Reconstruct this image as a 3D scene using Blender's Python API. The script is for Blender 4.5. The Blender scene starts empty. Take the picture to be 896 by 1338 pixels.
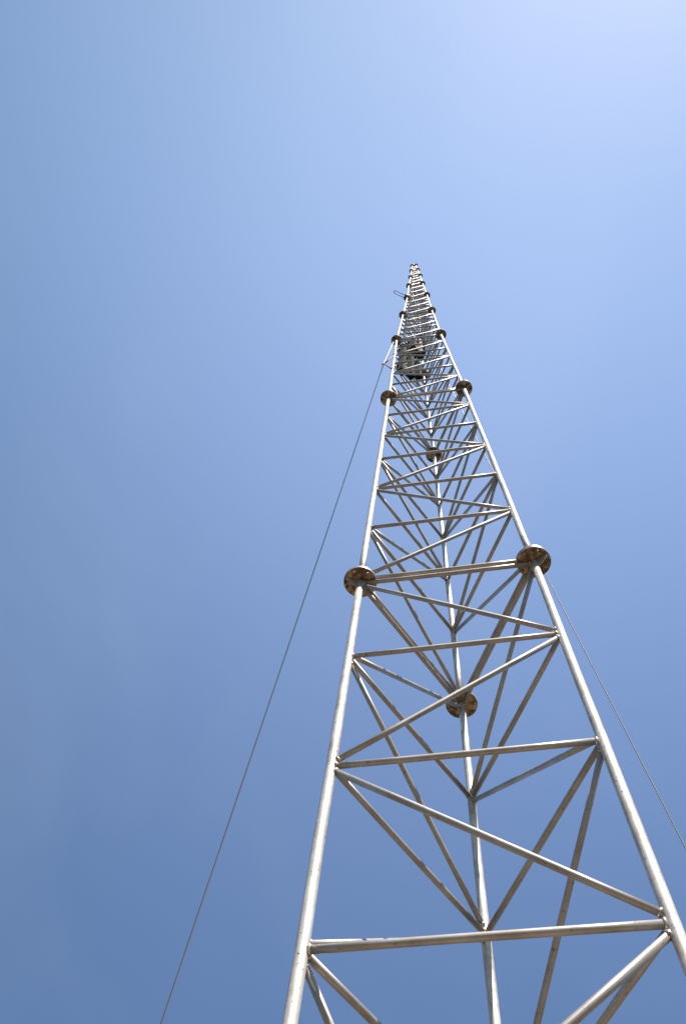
import bpy, bmesh, math, random
from mathutils import Vector, Matrix, Quaternion
random.seed(7)
scene = bpy.context.scene
COL = scene.collection
R = math.radians

# ------------------------------------------------------------------ measured layout
# Each row: where the three mast legs pass a bolted flange (metres, ground at z = 0),
# one row every six metres; the mast tapers and leans a little, as the real one does.
LEVELS = [
    [(-0.6524, -0.3433, 0.6589), (0.626, -0.362, 0.6808), (-0.0238, 0.7401, 0.6848)],
    [(-0.5875, -0.3437, 6.6643), (0.5922, -0.3438, 6.678), (-0.0027, 0.7, 6.6594)],
    [(-0.5255, -0.3696, 12.6733), (0.5152, -0.3647, 12.671), (-0.0008, 0.5194, 12.6806)],
    [(-0.4973, -0.3486, 18.6736), (0.4238, -0.3351, 18.6723), (-0.0337, 0.4576, 18.6729)],
    [(-0.4165, -0.2233, 24.6724), (0.389, -0.2241, 24.6724), (-0.013, 0.4739, 24.6724)],
    [(-0.3161, -0.1526, 30.6724), (0.3758, -0.1526, 30.6724), (0.0298, 0.4466, 30.6724)],
    [(-0.256, -0.1331, 36.6724), (0.3246, -0.134, 36.6724), (0.0352, 0.3692, 36.6724)],
    [(-0.1679, -0.0931, 42.6724), (0.3007, -0.0925, 42.6724), (0.0658, 0.313, 42.6724)],
    [(-0.1115, -0.0594, 48.6724), (0.2496, -0.0594, 48.6724), (0.0691, 0.2533, 48.6724)],
]
GAP = 0.0352                     # a horizontal sits this far above and below each flange
# one more section to the tip
a, b = LEVELS[-2], LEVELS[-1]
LEVELS.append([tuple(q[i] + (q[i] - p[i]) * (0.92 if i < 2 else 1.0) for i in range(3)) for p, q in zip(a, b)])
LEVELS = [[Vector(v) for v in row] for row in LEVELS]
NSEC = len(LEVELS) - 1
LEG_R, HOR_R, DIA_R, FL_R = 0.0248, 0.0153, 0.0147, 0.115
SUN_EL, SUN_AZ = 54, 35.5            # azimuth: degrees to the right of straight behind the viewer

# ------------------------------------------------------------------ materials
def new_mat(name):
    m = bpy.data.materials.new(name); m.use_nodes = True
    nt = m.node_tree
    bsdf = nt.nodes['Principled BSDF']
    return m, nt, bsdf

def noise(nt, scale, detail=4, rough=0.6, stretch=None, space='Object'):
    tc = nt.nodes.new('ShaderNodeTexCoord')
    n = nt.nodes.new('ShaderNodeTexNoise')
    n.inputs['Scale'].default_value = scale
    n.inputs['Detail'].default_value = detail
    n.inputs['Roughness'].default_value = rough
    if stretch:
        mp = nt.nodes.new('ShaderNodeMapping')
        mp.inputs['Scale'].default_value = stretch
        nt.links.new(tc.outputs[space], mp.inputs['Vector'])
        nt.links.new(mp.outputs['Vector'], n.inputs['Vector'])
    else:
        nt.links.new(tc.outputs[space], n.inputs['Vector'])
    return n

def ramp(nt, fac, stops):
    r = nt.nodes.new('ShaderNodeValToRGB')
    cr = r.color_ramp
    while len(cr.elements) < len(stops):
        cr.elements.new(0.5)
    for e, (p, c) in zip(cr.elements, stops):
        e.position = p
        e.color = (*c, 1)
    nt.links.new(fac, r.inputs['Fac'])
    return r

def mix(nt, fac, a, b, mode='MIX'):
    m = nt.nodes.new('ShaderNodeMix'); m.data_type = 'RGBA'; m.blend_type = mode
    if isinstance(fac, (int, float)): m.inputs[0].default_value = fac
    else: nt.links.new(fac, m.inputs[0])
    for s, i in ((a, 6), (b, 7)):
        if isinstance(s, tuple): m.inputs[i].default_value = (*s, 1)
        else: nt.links.new(s, m.inputs[i])
    return m.outputs[2]

def bump(nt, bsdf, height, strength, dist=0.002):
    b = nt.nodes.new('ShaderNodeBump')
    b.inputs['Strength'].default_value = strength
    b.inputs['Distance'].default_value = dist
    nt.links.new(height, b.inputs['Height'])
    nt.links.new(b.outputs['Normal'], bsdf.inputs['Normal'])

def steel(name, light, dark, stain, stain_lo, stain_hi, metallic, rough, stretch):
    """weathered silver-painted pipe: streaks along it, dirty patches, rust freckles"""
    m, nt, bs = new_mat(name)
    n1 = noise(nt, 9.0, 6, 0.65, stretch)
    base = ramp(nt, n1.outputs['Fac'], [(0.30, dark), (0.62, light)])
    n2 = noise(nt, 5.5, 9, 0.78)
    st = ramp(nt, n2.outputs['Fac'], [(stain_lo, (0, 0, 0)), (stain_hi, (1, 1, 1))])
    c = mix(nt, st.outputs['Color'], base.outputs['Color'], stain)
    n3 = noise(nt, 55.0, 3, 0.6)
    fr = ramp(nt, n3.outputs['Fac'], [(0.63, (0, 0, 0)), (0.72, (1, 1, 1))])
    c = mix(nt, fr.outputs['Color'], c, (0.20, 0.13, 0.08))
    nt.links.new(c, bs.inputs['Base Color'])
    bs.inputs['Metallic'].default_value = metallic
    rr = nt.nodes.new('ShaderNodeMapRange')
    rr.inputs['To Min'].default_value = rough - 0.10
    rr.inputs['To Max'].default_value = rough + 0.16
    nt.links.new(n2.outputs['Fac'], rr.inputs['Value'])
    nt.links.new(rr.outputs['Result'], bs.inputs['Roughness'])
    bump(nt, bs, n1.outputs['Fac'], 0.25)
    return m

M_leg = steel('silver_leg_pipe', (0.65, 0.612, 0.565), (0.475, 0.44, 0.40), (0.33, 0.27, 0.20), 0.47, 0.66, 0.36, 0.47, (6, 6, 1.3))
M_brace = steel('silver_brace_pipe', (0.45, 0.41, 0.38), (0.325, 0.29, 0.265), (0.25, 0.20, 0.155), 0.50, 0.78, 0.50, 0.38, (0.7, 0.7, 0.7))
M_weld = steel('weld_metal', (0.68, 0.66, 0.62), (0.45, 0.42, 0.38), (0.25, 0.16, 0.10), 0.45, 0.65, 0.6, 0.34, (4, 4, 4))
M_bolt = steel('zinc_bolt', (0.60, 0.58, 0.54), (0.40, 0.37, 0.33), (0.28, 0.20, 0.14), 0.5, 0.7, 0.7, 0.35, (4, 4, 4))

def rusty(name, dark, mid, light, metallic=0.15, rough=0.7, scale=14.0):
    m, nt, bs = new_mat(name)
    n = noise(nt, scale, 8, 0.62)
    r = ramp(nt, n.outputs['Fac'], [(0.37, dark), (0.48, mid), (0.60, light)])
    n2 = noise(nt, scale * 5, 4, 0.6)
    sp = ramp(nt, n2.outputs['Fac'], [(0.56, (0, 0, 0)), (0.66, (1, 1, 1))])
    c = mix(nt, sp.outputs['Color'], r.outputs['Color'], tuple(v * 0.5 for v in mid))
    nt.links.new(c, bs.inputs['Base Color'])
    bs.inputs['Metallic'].default_value = metallic
    bs.inputs['Roughness'].default_value = rough
    bump(nt, bs, n2.outputs['Fac'], 0.4)
    return m
M_flange = rusty('rusty_flange_steel', (0.06, 0.037, 0.023), (0.22, 0.148, 0.094), (0.58, 0.47, 0.355), scale=13.0)
M_boltr = rusty('rusty_bolt', (0.10, 0.06, 0.04), (0.26, 0.18, 0.12), (0.48, 0.42, 0.35), scale=40)
M_arm = rusty('rusty_red_arm', (0.10, 0.03, 0.02), (0.22, 0.07, 0.05), (0.32, 0.16, 0.12), scale=30)
M_box = rusty('brown_box_paint', (0.012, 0.008, 0.006), (0.035, 0.023, 0.017), (0.08, 0.06, 0.045), scale=10)
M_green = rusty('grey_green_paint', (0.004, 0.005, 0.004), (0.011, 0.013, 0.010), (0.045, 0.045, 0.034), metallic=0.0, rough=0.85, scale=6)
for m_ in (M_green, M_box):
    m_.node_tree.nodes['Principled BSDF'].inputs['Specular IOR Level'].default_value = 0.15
M_dark = rusty('dark_tube', (0.025, 0.025, 0.028), (0.05, 0.048, 0.05), (0.09, 0.085, 0.08), scale=20)
M_white = rusty('white_enamel', (0.62, 0.60, 0.56), (0.78, 0.77, 0.74), (0.82, 0.81, 0.79), metallic=0, rough=0.35, scale=12)

def wire_mat():
    m, nt, bs = new_mat('wire_rope')
    tc = nt.nodes.new('ShaderNodeTexCoord')
    w = nt.nodes.new('ShaderNodeTexWave')
    w.wave_type = 'BANDS'; w.bands_direction = 'DIAGONAL'
    w.inputs['Scale'].default_value = 45
    nt.links.new(tc.outputs['Object'], w.inputs['Vector'])
    r = ramp(nt, w.outputs['Fac'], [(0.15, (0.40, 0.385, 0.36)), (0.75, (0.50, 0.48, 0.45))])
    nt.links.new(r.outputs['Color'], bs.inputs['Base Color'])
    bs.inputs['Metallic'].default_value = 0.35
    bs.inputs['Roughness'].default_value = 0.5
    bump(nt, bs, w.outputs['Fac'], 0.6, 0.003)
    return m
M_wire = wire_mat()

def soil():
    m, nt, bs = new_mat('dry_soil')
    n = noise(nt, 0.35, 10, 0.65)
    r = ramp(nt, n.outputs['Fac'], [(0.3, (0.10, 0.066, 0.036)), (0.55, (0.155, 0.106, 0.060)), (0.75, (0.20, 0.145, 0.088))])
    n2 = noise(nt, 9.0, 8, 0.7)
    sp = ramp(nt, n2.outputs['Fac'], [(0.52, (0, 0, 0)), (0.7, (1, 1, 1))])
    c = mix(nt, sp.outputs['Color'], r.outputs['Color'], (0.07, 0.07, 0.035))
    # bare trodden earth round the footing, dark scrub beyond it
    tc = nt.nodes.new('ShaderNodeTexCoord')
    ln = nt.nodes.new('ShaderNodeVectorMath'); ln.operation = 'LENGTH'
    nt.links.new(tc.outputs['Object'], ln.inputs[0])
    ad = nt.nodes.new('ShaderNodeMath'); ad.operation = 'MULTIPLY_ADD'
    nt.links.new(n.outputs['Fac'], ad.inputs[0]); ad.inputs[1].default_value = 14.0
    nt.links.new(ln.outputs['Value'], ad.inputs[2])
    mr = nt.nodes.new('ShaderNodeMapRange')
    mr.inputs['From Min'].default_value = 17.0; mr.inputs['From Max'].default_value = 22.0
    nt.links.new(ad.outputs[0], mr.inputs['Value'])
    n4 = noise(nt, 1.3, 9, 0.7)
    scrub = ramp(nt, n4.outputs['Fac'], [(0.35, (0.014, 0.020, 0.008)), (0.65, (0.045, 0.050, 0.022))])
    c = mix(nt, mr.outputs['Result'], c, scrub.outputs['Color'])
    nt.links.new(c, bs.inputs['Base Color'])
    bs.inputs['Roughness'].default_value = 0.95
    bump(nt, bs, n2.outputs['Fac'], 0.6, 0.03)
    return m
M_soil = soil()
def concrete():
    m, nt, bs = new_mat('weathered_concrete')
    n = noise(nt, 5, 9, 0.7)
    r = ramp(nt, n.outputs['Fac'], [(0.3, (0.22, 0.21, 0.19)), (0.7, (0.40, 0.385, 0.35))])
    nt.links.new(r.outputs['Color'], bs.inputs['Base Color'])
    bs.inputs['Roughness'].default_value = 0.9
    bump(nt, bs, n.outputs['Fac'], 0.5, 0.01)
    return m
M_conc = concrete()

# ------------------------------------------------------------------ mesh helpers
def frame(d):
    d = d.normalized()
    up = Vector((0, 0, 1)) if abs(d.z) < 0.97 else Vector((1, 0, 0))
    x = d.cross(up).normalized()
    return x, d.cross(x).normalized()

def add_path(bm, pts, radii, seg=16, mi=0, cap=True, closed=False):
    """round tube through points, one ring per point"""
    pts = [Vector(p) for p in pts]
    n = len(pts)
    rings = []
    x0 = None
    for i, p in enumerate(pts):
        if closed:
            d = pts[(i + 1) % n] - pts[i - 1]
        else:
            d = pts[min(i + 1, n - 1)] - pts[max(i - 1, 0)]
        d.normalize()
        if x0 is None:
            x, y = frame(d)
        else:
            x = (x0 - d * x0.dot(d)).normalized(); y = d.cross(x)
        x0 = x
        r = radii[i] if isinstance(radii, (list, tuple)) else radii
        rings.append([bm.verts.new(p + (x * math.cos(t) + y * math.sin(t)) * r)
                      for t in (2 * math.pi * k / seg for k in range(seg))])
    for i in range(n if closed else n - 1):
        A, B = rings[i], rings[(i + 1) % n]
        for k in range(seg):
            f = bm.faces.new((A[k], A[(k + 1) % seg], B[(k + 1) % seg], B[k]))
            f.smooth = True; f.material_index = mi
    if cap and not closed:
        for rg, rev in ((rings[0], True), (rings[-1], False)):
            f = bm.faces.new(rg[::-1] if rev else rg); f.material_index = mi

def add_disc(bm, c, r, h, seg=40, bev=0.002, mi=0, axis=Vector((0, 0, 1)), rim=None):
    """solid round plate with a small bevelled rim, centre of its underside at c"""
    c = Vector(c)
    prof = [(r - bev, 0), (r, bev), (r, h - bev), (r - bev, h)]
    x, y = frame(axis)
    rings = [[bm.verts.new(c + axis * z + (x * math.cos(t) + y * math.sin(t)) * q)
              for t in (2 * math.pi * k / seg for k in range(seg))] for q, z in prof]
    for A, B in zip(rings, rings[1:]):
        for k in range(seg):
            f = bm.faces.new((A[k], A[(k + 1) % seg], B[(k + 1) % seg], B[k])); f.material_index = mi if rim is None else rim
    bm.faces.new(rings[0][::-1]).material_index = mi
    bm.faces.new(rings[-1]).material_index = mi if rim is None else rim

def add_box(bm, c, ax, ay, az, sx, sy, sz, bev=0.006, mi=0):
    c = Vector(c)
    vs = []
    r = bmesh.ops.create_cube(bm, size=1.0)
    for v in r['verts']:
        v.co = c + ax * v.co.x * sx + ay * v.co.y * sy + az * v.co.z * sz
    if bev:
        es = list({e for v in r['verts'] for e in v.link_edges})
        bmesh.ops.bevel(bm, geom=es, offset=bev, segments=2, affect='EDGES', profile=0.5)

def add_weld(bm, c, d, r, mi=0):
    """lumpy bead where a pipe is welded to a leg"""
    x, y = frame(d)
    n, m = 14, 6
    rings = []
    for i in range(n):
        t = 2 * math.pi * i / n
        e = x * math.cos(t) + y * math.sin(t)
        rr = 0.0052 * random.uniform(0.7, 1.35)
        ctr = c + e * r + d * random.uniform(-0.0025, 0.0025)
        rings.append([bm.verts.new(ctr + (e * math.cos(s) + d * math.sin(s)) * rr)
                      for s in (2 * math.pi * k / m for k in range(m))])
    for i in range(n):
        A, B = rings[i], rings[(i + 1) % n]
        for k in range(m):
            f = bm.faces.new((A[k], A[(k + 1) % m], B[(k + 1) % m], B[k])); f.smooth = True; f.material_index = mi

def obj(name, bm, mats, parent=None):
    me = bpy.data.meshes.new(name)
    bmesh.ops.recalc_face_normals(bm, faces=bm.faces)
    bm.to_mesh(me); bm.free()
    for m in (mats if isinstance(mats, (list, tuple)) else [mats]):
        me.materials.append(m)
    o = bpy.data.objects.new(name, me)
    COL.objects.link(o)
    if parent:
        o.parent = parent
    return o

def place(o, loc):
    """move a mesh's origin to loc, keeping its shape where it is (parent sits at world origin or is None)"""
    o.data.transform(Matrix.Translation(-Vector(loc)))
    o.location = loc

def tag(o, label, cat, group=None):
    o['label'] = label; o['category'] = cat
    if group: o['group'] = group
    return o

def thing(name, loc, label, cat, group=None):
    o = bpy.data.objects.new(name, None)
    o.empty_display_size = 0.2
    COL.objects.link(o); o.location = loc
    return tag(o, label, cat, group)

def part(name, bm, mats, parent):
    """a child whose mesh was made in world space: shift it into its parent's space"""
    off = Vector((0, 0, 0)); p = parent
    while p:
        off += p.location; p = p.parent
    for v in bm.verts: v.co -= off
    return obj(name, bm, mats, parent)

# ------------------------------------------------------------------ the mast
mast = thing('lattice_mast', (0, 0, 0), 'tall three-legged silver steel lattice mast with round bolted flanges rising into the blue sky', 'mast')

def leg_point(l, sec, t):
    return LEVELS[sec][l].lerp(LEVELS[sec + 1][l], t)
def node(l, sec, r):
    z = 6.0
    return leg_point(l, sec, (GAP + r * (z - 2 * GAP) / 6) / z)

def outward(l, row):
    c = sum(row, Vector()) / 3
    d = row[l] - c; d.z = 0
    return d.normalized()

for sec in range(NSEC):
    for l in range(3):
        p, q = LEVELS[sec][l], LEVELS[sec + 1][l]
        d = (q - p).normalized()
        bm = bmesh.new()
        sg = 32 if sec < 2 else 16 if sec < 5 else 10
        n = 13
        pts = []
        for i in range(n):
            t = i / (n - 1)
            w = Vector((random.uniform(-1, 1), random.uniform(-1, 1), 0)) * (0.0022 if 0 < i < n - 1 else 0)
            pts.append(p.lerp(q, t) + w)
        pts[0] = p + d * 0.013; pts[-1] = q - d * 0.013
        add_path(bm, pts, LEG_R, sg)
        part('leg', bm, M_leg, mast)

def brace(bm, p, q, r, lr=LEG_R, weld=True, seg=16):
    d = (q - p).normalized()
    s = (Vector((d.x, d.y, 0)).length)
    off = (LEG_R - 0.004) / max(s, 0.3)
    a, b = p + d * off * 0.6, q - d * off * 0.6
    L = (b - a).length
    # hand-made pipes are never dead straight
    x, y = frame(d)
    bow = x * random.uniform(-1, 1) * 0.0028 + y * random.uniform(-1, 1) * 0.0028
    pts = [a + (b - a) * t + bow * math.sin(math.pi * t) for t in (0, .25, .5, .75, 1)]
    add_path(bm, pts, r, seg)
    if weld:
        off2 = (LEG_R + 0.003) / max(s, 0.3)
        add_weld(bm, p + d * off2, d, r, 1)
        add_weld(bm, q - d * off2, -d, r, 1)

FACES = ((0, 1), (1, 2), (2, 0))
hor, dia = [], []
for sec in range(NSEC):
    for i, j in FACES:
        for r in range(7):
            hor.append((sec, r, node(i, sec, r), node(j, sec, r)))
        for r in range(6):
            # the first leg of a face takes the even levels, the second the odd ones
            lo, hi = (i, j) if r % 2 == 0 else (j, i)
            P, Q = node(lo, sec, r), node(hi, sec, r + 1)
            up = Vector((0, 0, 0.023))
            dia.append((sec, r, P + up, Q - up))
def in_view(sec, r, dg):
    return sec > 0 or r >= (2 if dg else 3)
for kind, lst, rad in (('horizontal_brace', hor, HOR_R), ('diagonal_brace', dia, DIA_R)):
    dg = kind.startswith('d')
    seen = [e for e in lst if in_view(e[0], e[1], dg)]
    near = seen[:100]
    ids = set(map(id, near))
    rest = [e for e in lst if id(e) not in ids]
    for sec, r, P, Q in near:
        bm = bmesh.new()
        brace(bm, P, Q, rad, weld=sec < 3, seg=20 if sec < 2 else 12)
        part(kind, bm, [M_brace, M_weld], mast)
    bm = bmesh.new()
    for sec, r, P, Q in rest:
        brace(bm, P, Q, rad, weld=sec < 1, seg=10)
    o = part(kind, bm, [M_brace, M_weld], mast)
    o['kind'] = 'stuff'

# flanges: a pair of round plates bolted face to face, a stiffening gusset above and below
for k in range(0, NSEC + 1):
    row = LEVELS[k]
    for l in range(3):
        c = row[l]
        o_dir = outward(l, row)
        bm = bmesh.new()
        sg = 48 if k < 3 else 24
        tilt = Vector((random.uniform(-.012, .012), random.uniform(-.012, .012), 1)).normalized()
        if k > 0:
            add_disc(bm, c - tilt * 0.0155, FL_R, 0.014, sg, axis=tilt, rim=1)
        if k < NSEC:
            e = Vector((random.uniform(-.002, .002), random.uniform(-.002, .002), 0))
            add_disc(bm, c + tilt * 0.0015 + e, FL_R + random.uniform(-.0015, .001), 0.014, sg, axis=tilt, rim=1)
        # core that joins the two plates
        add_disc(bm, c - tilt * 0.004, FL_R - 0.012, 0.008, sg, axis=tilt, bev=0.0005)
        fl = part('flange', bm, [M_flange, M_brace], mast)
        for s in (-1, 1):
            if (s < 0 and k == 0) or (s > 0 and k == NSEC): continue
            bm = bmesh.new()
            tz = Vector((0, 0, s))
            side = o_dir.cross(Vector((0, 0, 1))) * 0.006
            base = c + tz * 0.0150
            prof = [(LEG_R - 0.004, 0), (FL_R - 0.012, 0), (FL_R - 0.010, 0.028), (LEG_R + 0.020, 0.080), (LEG_R - 0.004, 0.080)]
            A = [bm.verts.new(base + o_dir * x + tz * z + side) for x, z in prof]
            B = [bm.verts.new(base + o_dir * x + tz * z - side) for x, z in prof]
            bm.faces.new(A); bm.faces.new(B[::-1])
            for i in range(5):
                bm.faces.new((A[i], B[i], B[(i + 1) % 5], A[(i + 1) % 5]))
            part('gusset', bm, M_brace, fl)
        if k in (1, 2, 3):
            for ang in (42, 100, 180, 260, 318):
                d = Quaternion((0, 0, 1), R(ang)) @ o_dir
                bm = bmesh.new()
                pc = c + d * (FL_R - 0.020)
                add_path(bm, [pc + Vector((0, 0, z)) for z in (-0.046, 0.038)], 0.0062, 10)
                for z0 in (-0.0280, 0.0155):
                    add_path(bm, [pc + Vector((0, 0, z0)), pc + Vector((0, 0, z0 + 0.0125))], 0.0118, 6)
                for f in bm.faces: f.smooth = False
                part('bolt', bm, M_boltr, fl)

# tip: a cap plate on the last three flanges
top = LEVELS[-1]
tc = sum(top, Vector()) / 3

# ------------------------------------------------------------------ white rod antenna on the tip
rod = thing('rod_antenna', tc + Vector((0, 0, 0.0145)), 'white rod antenna standing on the very tip of the mast', 'antenna')
bm = bmesh.new()
add_disc(bm, tc + Vector((0, 0, 0.0145)), 0.15, 0.012, 32)
part('base_plate', bm, M_flange, rod)
bm = bmesh.new()
prof = [(0.075, 0.027), (0.075, 0.20), (0.05, 0.21), (0.066, 0.30), (0.07, 0.34), (0.07, 2.45), (0.06, 2.55), (0.03, 2.62), (0.006, 2.63)]
add_path(bm, [tc + Vector((0, 0, z)) for _, z in prof], [r for r, _ in prof], 24)
part('radome', bm, M_white, rod)

# ------------------------------------------------------------------ guy wires and the small arms that hold them off the legs
def lpos(l, z):
    for s in range(NSEC):
        A, B = LEVELS[s][l], LEVELS[s + 1][l]
        if A.z <= z <= B.z:
            return A.lerp(B, (z - A.z) / (B.z - A.z))

def sagged(p, q, n, sag):
    out = []
    for i in range(n + 1):
        t = i / n
        v = p.lerp(q, t); v.z -= sag * 4 * t * (1 - t)
        out.append(v)
    return out

def guy(tip, start, anchor, label, sag, rad):
    bm = bmesh.new()
    add_path(bm, [start, start.lerp(tip, .5)] + sagged(tip, anchor, 60, sag), rad, 10)
    o = obj('guy_wire', bm, M_wire)
    place(o, anchor)
    return tag(o, label, 'guy wire', 'guy wires staying the mast')

def strut_arm(l, tip, z_lo, z_hi, label):
    a, b = lpos(l, z_lo), lpos(l, z_hi)
    t = thing('guy_bracket', lpos(l, tip.z), label, 'bracket')
    for p in (a, b):
        bm = bmesh.new()
        d = (tip - p).normalized()
        add_path(bm, [p + d * (LEG_R * 0.8), tip], 0.011, 8)
        part('arm', bm, M_arm, t)
    bm = bmesh.new()
    x = (tip - lpos(l, tip.z)); x.z = 0; x.normalize()
    y = x.cross(Vector((0, 0, 1)))
    pts = [tip + x * 0.018 + (x * math.cos(w) + Vector((0, 0, 1)) * math.sin(w)) * 0.026 for w in (2 * math.pi * i / 14 for i in range(14))]
    add_path(bm, pts, 0.008, 8, closed=True)
    part('eye_ring', bm, M_arm, t)
    for p, q in ((a, -1), (b, 1)):
        bm = bmesh.new()
        add_path(bm, [p + Vector((0, 0, -0.03)), p + Vector((0, 0, 0.03))], LEG_R + 0.006, 16)
        part('clamp', bm, M_arm, t)
    return t

tipA = Vector((lpos(0, 15.8).x - 0.165, lpos(0, 15.8).y, 15.8))
tipC = Vector((lpos(2, 22.8).x + 0.19, lpos(2, 22.8).y - 0.03, 22.8))
guy(tipA + Vector((-0.01, 0, 0)), lpos(0, 18.55) + Vector((-0.06, 0.0, 0)), Vector((-6.23, 9.80, 0)), 'thin grey guy wire running down to the left in front of open sky', 0.12, 0.0083)
guy(tipC + Vector((0.01, 0, 0)), lpos(2, 24.5) + Vector((0.04, 0.03, 0)), Vector((4.86, 10.41, 0)), 'thin grey guy wire passing behind the right leg and out to the right', 0.10, 0.0095)
strut_arm(0, tipA, tipA.z - 0.75, tipA.z + 0.85, 'small rusty red two-armed bracket sticking out left of the mast, holding the left guy wire')
strut_arm(2, tipC, tipC.z - 0.75, tipC.z + 0.85, 'small rusty red bracket on the rear leg, holding the right guy wire')

# ------------------------------------------------------------------ folded dipole near the top
zd = 30.86
pa = lpos(0, zd)
od = Vector((-0.409, -0.26, 0.02)).normalized()
sd = od.cross(Vector((0, 0, 1)))
dp = thing('loop_antenna', pa, 'narrow dark loop antenna sticking out left near the top of the mast', 'antenna')
L, wd, rr = 0.46, 0.045, 0.0115
p0 = pa + od * 0.05
pts = [p0 + sd * wd]
for i in range(9):
    t = math.pi * i / 8
    pts.append(p0 + od * (L - wd + wd * math.sin(t)) + sd * wd * math.cos(t))
pts.append(p0 - sd * wd)
bm = bmesh.new(); add_path(bm, pts, rr, 8); part('loop', bm, M_dark, dp)
bm = bmesh.new()
add_box(bm, pa + od * 0.055, od, sd, Vector((0, 0, 1)), 0.10, 0.14, 0.09, 0.01)
part('mounting_block', bm, M_dark, dp)

# ------------------------------------------------------------------ equipment hung on the mast below and above the third flange
def along(l0, l1, f, z):
    a, b = lpos(l0, z), lpos(l1, z)
    return a.lerp(b, f)

def hung_panel(f, z0, z1, width, depth, off, label, mat, name='panel_antenna', cat='antenna', l0=0, l1=2, ribs=0):
    zm = (z0 + z1) / 2
    ax = along(l0, l1, 1, zm) - along(l0, l1, 0, zm); ax.z = 0; ax.normalize()
    ay = ax.cross(Vector((0, 0, 1)))          # sideways from the face
    c = along(l0, l1, f, zm) + ay * off
    az = (along(l0, l1, f, z1) - along(l0, l1, f, z0)).normalized()
    t = thing(name, c - az * (z1 - z0) / 2, label, cat)
    bm = bmesh.new()
    add_box(bm, c, ax, ay, az, width, depth, z1 - z0, 0.02)
    part('casing', bm, mat, t)
    for z in (z0 + 0.18 * (z1 - z0), z1 - 0.18 * (z1 - z0)):
        bm = bmesh.new()
        s = 1 if off < 0 else -1
        cc = along(l0, l1, f, z) + ay * (off + s * (depth / 2 + 0.03))
        add_box(bm, cc, ax, ay, az, width + 0.06, 0.055, 0.06, 0.006)
        part('mounting_bar', bm, M_arm, t)
    if ribs:
        for i in range(ribs):
            bm = bmesh.new()
            x = (i + 0.5) / ribs - 0.5
            add_box(bm, c + ax * x * width * 0.9 - ay * (depth / 2 + 0.006) * (1 if off > 0 else 1), ax, ay, az, width / ribs * 0.12, 0.02, (z1 - z0) * 0.94, 0.004)
            part('rib', bm, M_brace, t)
    return t

G = 'dark green units on the left rear face'
for f, z0, z1, lab in ((0.14, 15.2, 18.1, 'dark green equipment unit nearest the left leg, first of three in a row'),
                       (0.40, 15.9, 18.2, 'dark green equipment unit in the middle of three in a row'),
                       (0.66, 16.9, 18.3, 'short dark green equipment unit nearest the rear leg, last of three in a row')):
    p = hung_panel(f, z0, z1, 0.09, 0.07, 0.08, lab, M_green, 'equipment_unit', 'equipment unit', ribs=2)
    p['group'] = G
hung_panel(0.47, 18.85, 20.1, 0.22, 0.16, 0.12, 'dark brown equipment box above the dark green units, on the left rear face', M_box, 'equipment_box', 'equipment box')
hung_panel(0.17, 20.2, 22.6, 0.16, 0.09, 0.10, 'narrow dark brown panel antenna to the right of the rear leg', M_box, l0=2, l1=1)


# ------------------------------------------------------------------ ground and footing
bm = bmesh.new()
g = 72
rad = [0, 4, 12, 40, 150, 600, 2500]
rings = [[bm.verts.new((0, 0, 0))]]
for r_ in rad[1:]:
    rings.append([bm.verts.new((r_ * math.cos(2 * math.pi * k / g), r_ * math.sin(2 * math.pi * k / g), 0)) for k in range(g)])
for k in range(g):
    bm.faces.new((rings[0][0], rings[1][k], rings[1][(k + 1) % g]))
for A, B in zip(rings[1:], rings[2:]):
    for k in range(g):
        bm.faces.new((A[k], B[k], B[(k + 1) % g], A[(k + 1) % g]))
go = obj('ground', bm, M_soil); go['kind'] = 'structure'

base = LEVELS[0]
bc = sum(base, Vector()) / 3
bm = bmesh.new()
X, Y, Zv = Vector((1, 0, 0)), Vector((0, 1, 0)), Vector((0, 0, 1))
hgt = min(v.z for v in base) + 0.001
add_box(bm, (bc.x, bc.y, hgt / 2 - 0.05), X, Y, Zv, 2.1, 2.0, hgt + 0.1, 0.03)
ft = obj('concrete_footing', bm, M_conc)
place(ft, (bc.x, bc.y, 0))
tag(ft, 'square weathered concrete footing under the mast', 'footing')

# ------------------------------------------------------------------ camera
cam_d = bpy.data.cameras.new('camera')
cam = bpy.data.objects.new('camera', cam_d); COL.objects.link(cam)
Rw = [[0.985204, 0.153687, 0.075857], [0.119684, -0.933737, 0.337358], [-0.122678, 0.323288, 0.938315]]
rx, uy, fz = (Vector(v) for v in Rw)
m = Matrix((( rx.x, uy.x, -fz.x, 0), (rx.y, uy.y, -fz.y, 0), (rx.z, uy.z, -fz.z, 0), (0, 0, 0, 1)))
cam.matrix_world = Matrix.Translation(Vector([0.0339, -2.6074, 1.6])) @ m
cam_d.sensor_fit = 'VERTICAL'
cam_d.sensor_height = 36.0
cam_d.lens = 1051.298 * 36.0 / 1338.0
cam_d.clip_start = 0.05
cam_d.clip_end = 8000
scene.camera = cam

# ------------------------------------------------------------------ light
s_dir = Vector((math.sin(R(SUN_AZ)) * math.cos(R(SUN_EL)), -math.cos(R(SUN_AZ)) * math.cos(R(SUN_EL)), math.sin(R(SUN_EL))))
sd_ = bpy.data.lights.new('sun', 'SUN')
sd_.energy = 4.5
sd_.angle = R(0.53)
sd_.color = (1.0, 0.95, 0.875)
so = bpy.data.objects.new('sun', sd_); COL.objects.link(so)
so.rotation_euler = (-s_dir).to_track_quat('-Z', 'Y').to_euler()
so.location = (5, -6, 60)

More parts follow.
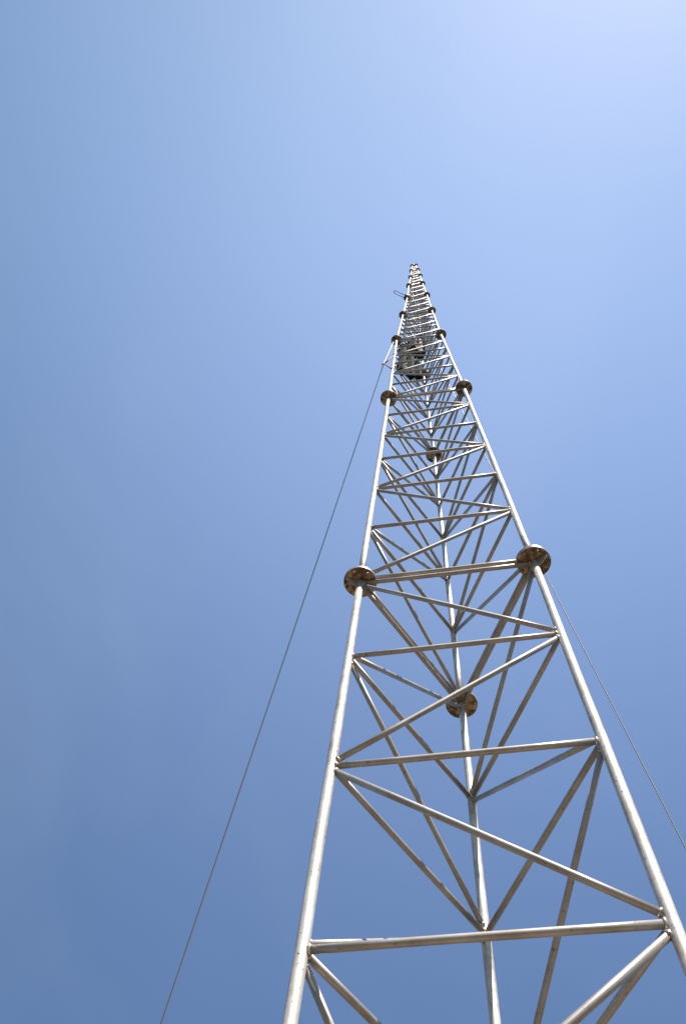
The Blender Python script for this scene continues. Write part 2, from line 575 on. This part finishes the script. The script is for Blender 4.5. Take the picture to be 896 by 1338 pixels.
w = bpy.data.worlds.new('World'); scene.world = w
w.use_nodes = True
nt = w.node_tree
bg = nt.nodes['Background']
sky = nt.nodes.new('ShaderNodeTexSky')
sky.sky_type = 'NISHITA'
sky.sun_disc = False
sky.sun_elevation = R(SUN_EL)
sky.sun_rotation = R(180 - SUN_AZ)
sky.altitude = 0
sky.air_density = 1.0
sky.dust_density = 0.4
sky.ozone_density = 3.0
# thin high cirrus, laid out by direction on the sky
tcw = nt.nodes.new('ShaderNodeTexCoord')
mp = nt.nodes.new('ShaderNodeMapping')
mp.inputs['Rotation'].default_value = (0.35, 0.2, 0.5)
mp.inputs['Scale'].default_value = (1.6, 0.75, 1.1)
nt.links.new(tcw.outputs['Generated'], mp.inputs['Vector'])
nz = nt.nodes.new('ShaderNodeTexNoise')
nz.inputs['Scale'].default_value = 2.6
nz.inputs['Detail'].default_value = 5
nz.inputs['Roughness'].default_value = 0.45
nz.inputs['Distortion'].default_value = 0.6
nt.links.new(mp.outputs['Vector'], nz.inputs['Vector'])
cr = ramp(nt, nz.outputs['Fac'], [(0.45, (0, 0, 0)), (0.85, (0.035,) * 3)])
# deep clear sky: its blue thins out towards the zenith, by height above the horizon
sx = nt.nodes.new('ShaderNodeSeparateXYZ'); nt.links.new(tcw.outputs['Generated'], sx.inputs[0])
def math_node(op, a, b=None):
    n = nt.nodes.new('ShaderNodeMath'); n.operation = op
    for v, i in ((a, 0), (b, 1)):
        if v is None: continue
        if isinstance(v, (int, float)): n.inputs[i].default_value = v
        else: nt.links.new(v, n.inputs[i])
    return n.outputs[0]
zc = math_node('MAXIMUM', sx.outputs['Z'], 0.5)
yc = math_node('MINIMUM', math_node('MAXIMUM', sx.outputs['Y'], -0.4), 0.75)
cb = nt.nodes.new('ShaderNodeCombineColor')
for ch, (k0, ky, kz) in enumerate(((-2.485, 0.40, 3.0), (-2.06, 0.31, 2.45), (-1.87, 0.38, 2.11))):
    e = math_node('EXPONENT', math_node('ADD', math_node('ADD', math_node('MULTIPLY', zc, kz), math_node('MULTIPLY', yc, ky)), k0))
    nt.links.new(e, cb.inputs[ch])
tint = mix(nt, 1.0, sky.outputs['Color'], cb.outputs['Color'], 'MULTIPLY')
cc = mix(nt, cr.outputs['Color'], tint, (5.0, 5.6, 6.2))
nt.links.new(cc, bg.inputs['Color'])
bg.inputs['Strength'].default_value = 0.12

scene.view_settings.view_transform = 'Standard'
scene.view_settings.look = 'None'
scene.view_settings.exposure = 0.9
scene.view_settings.gamma = 1
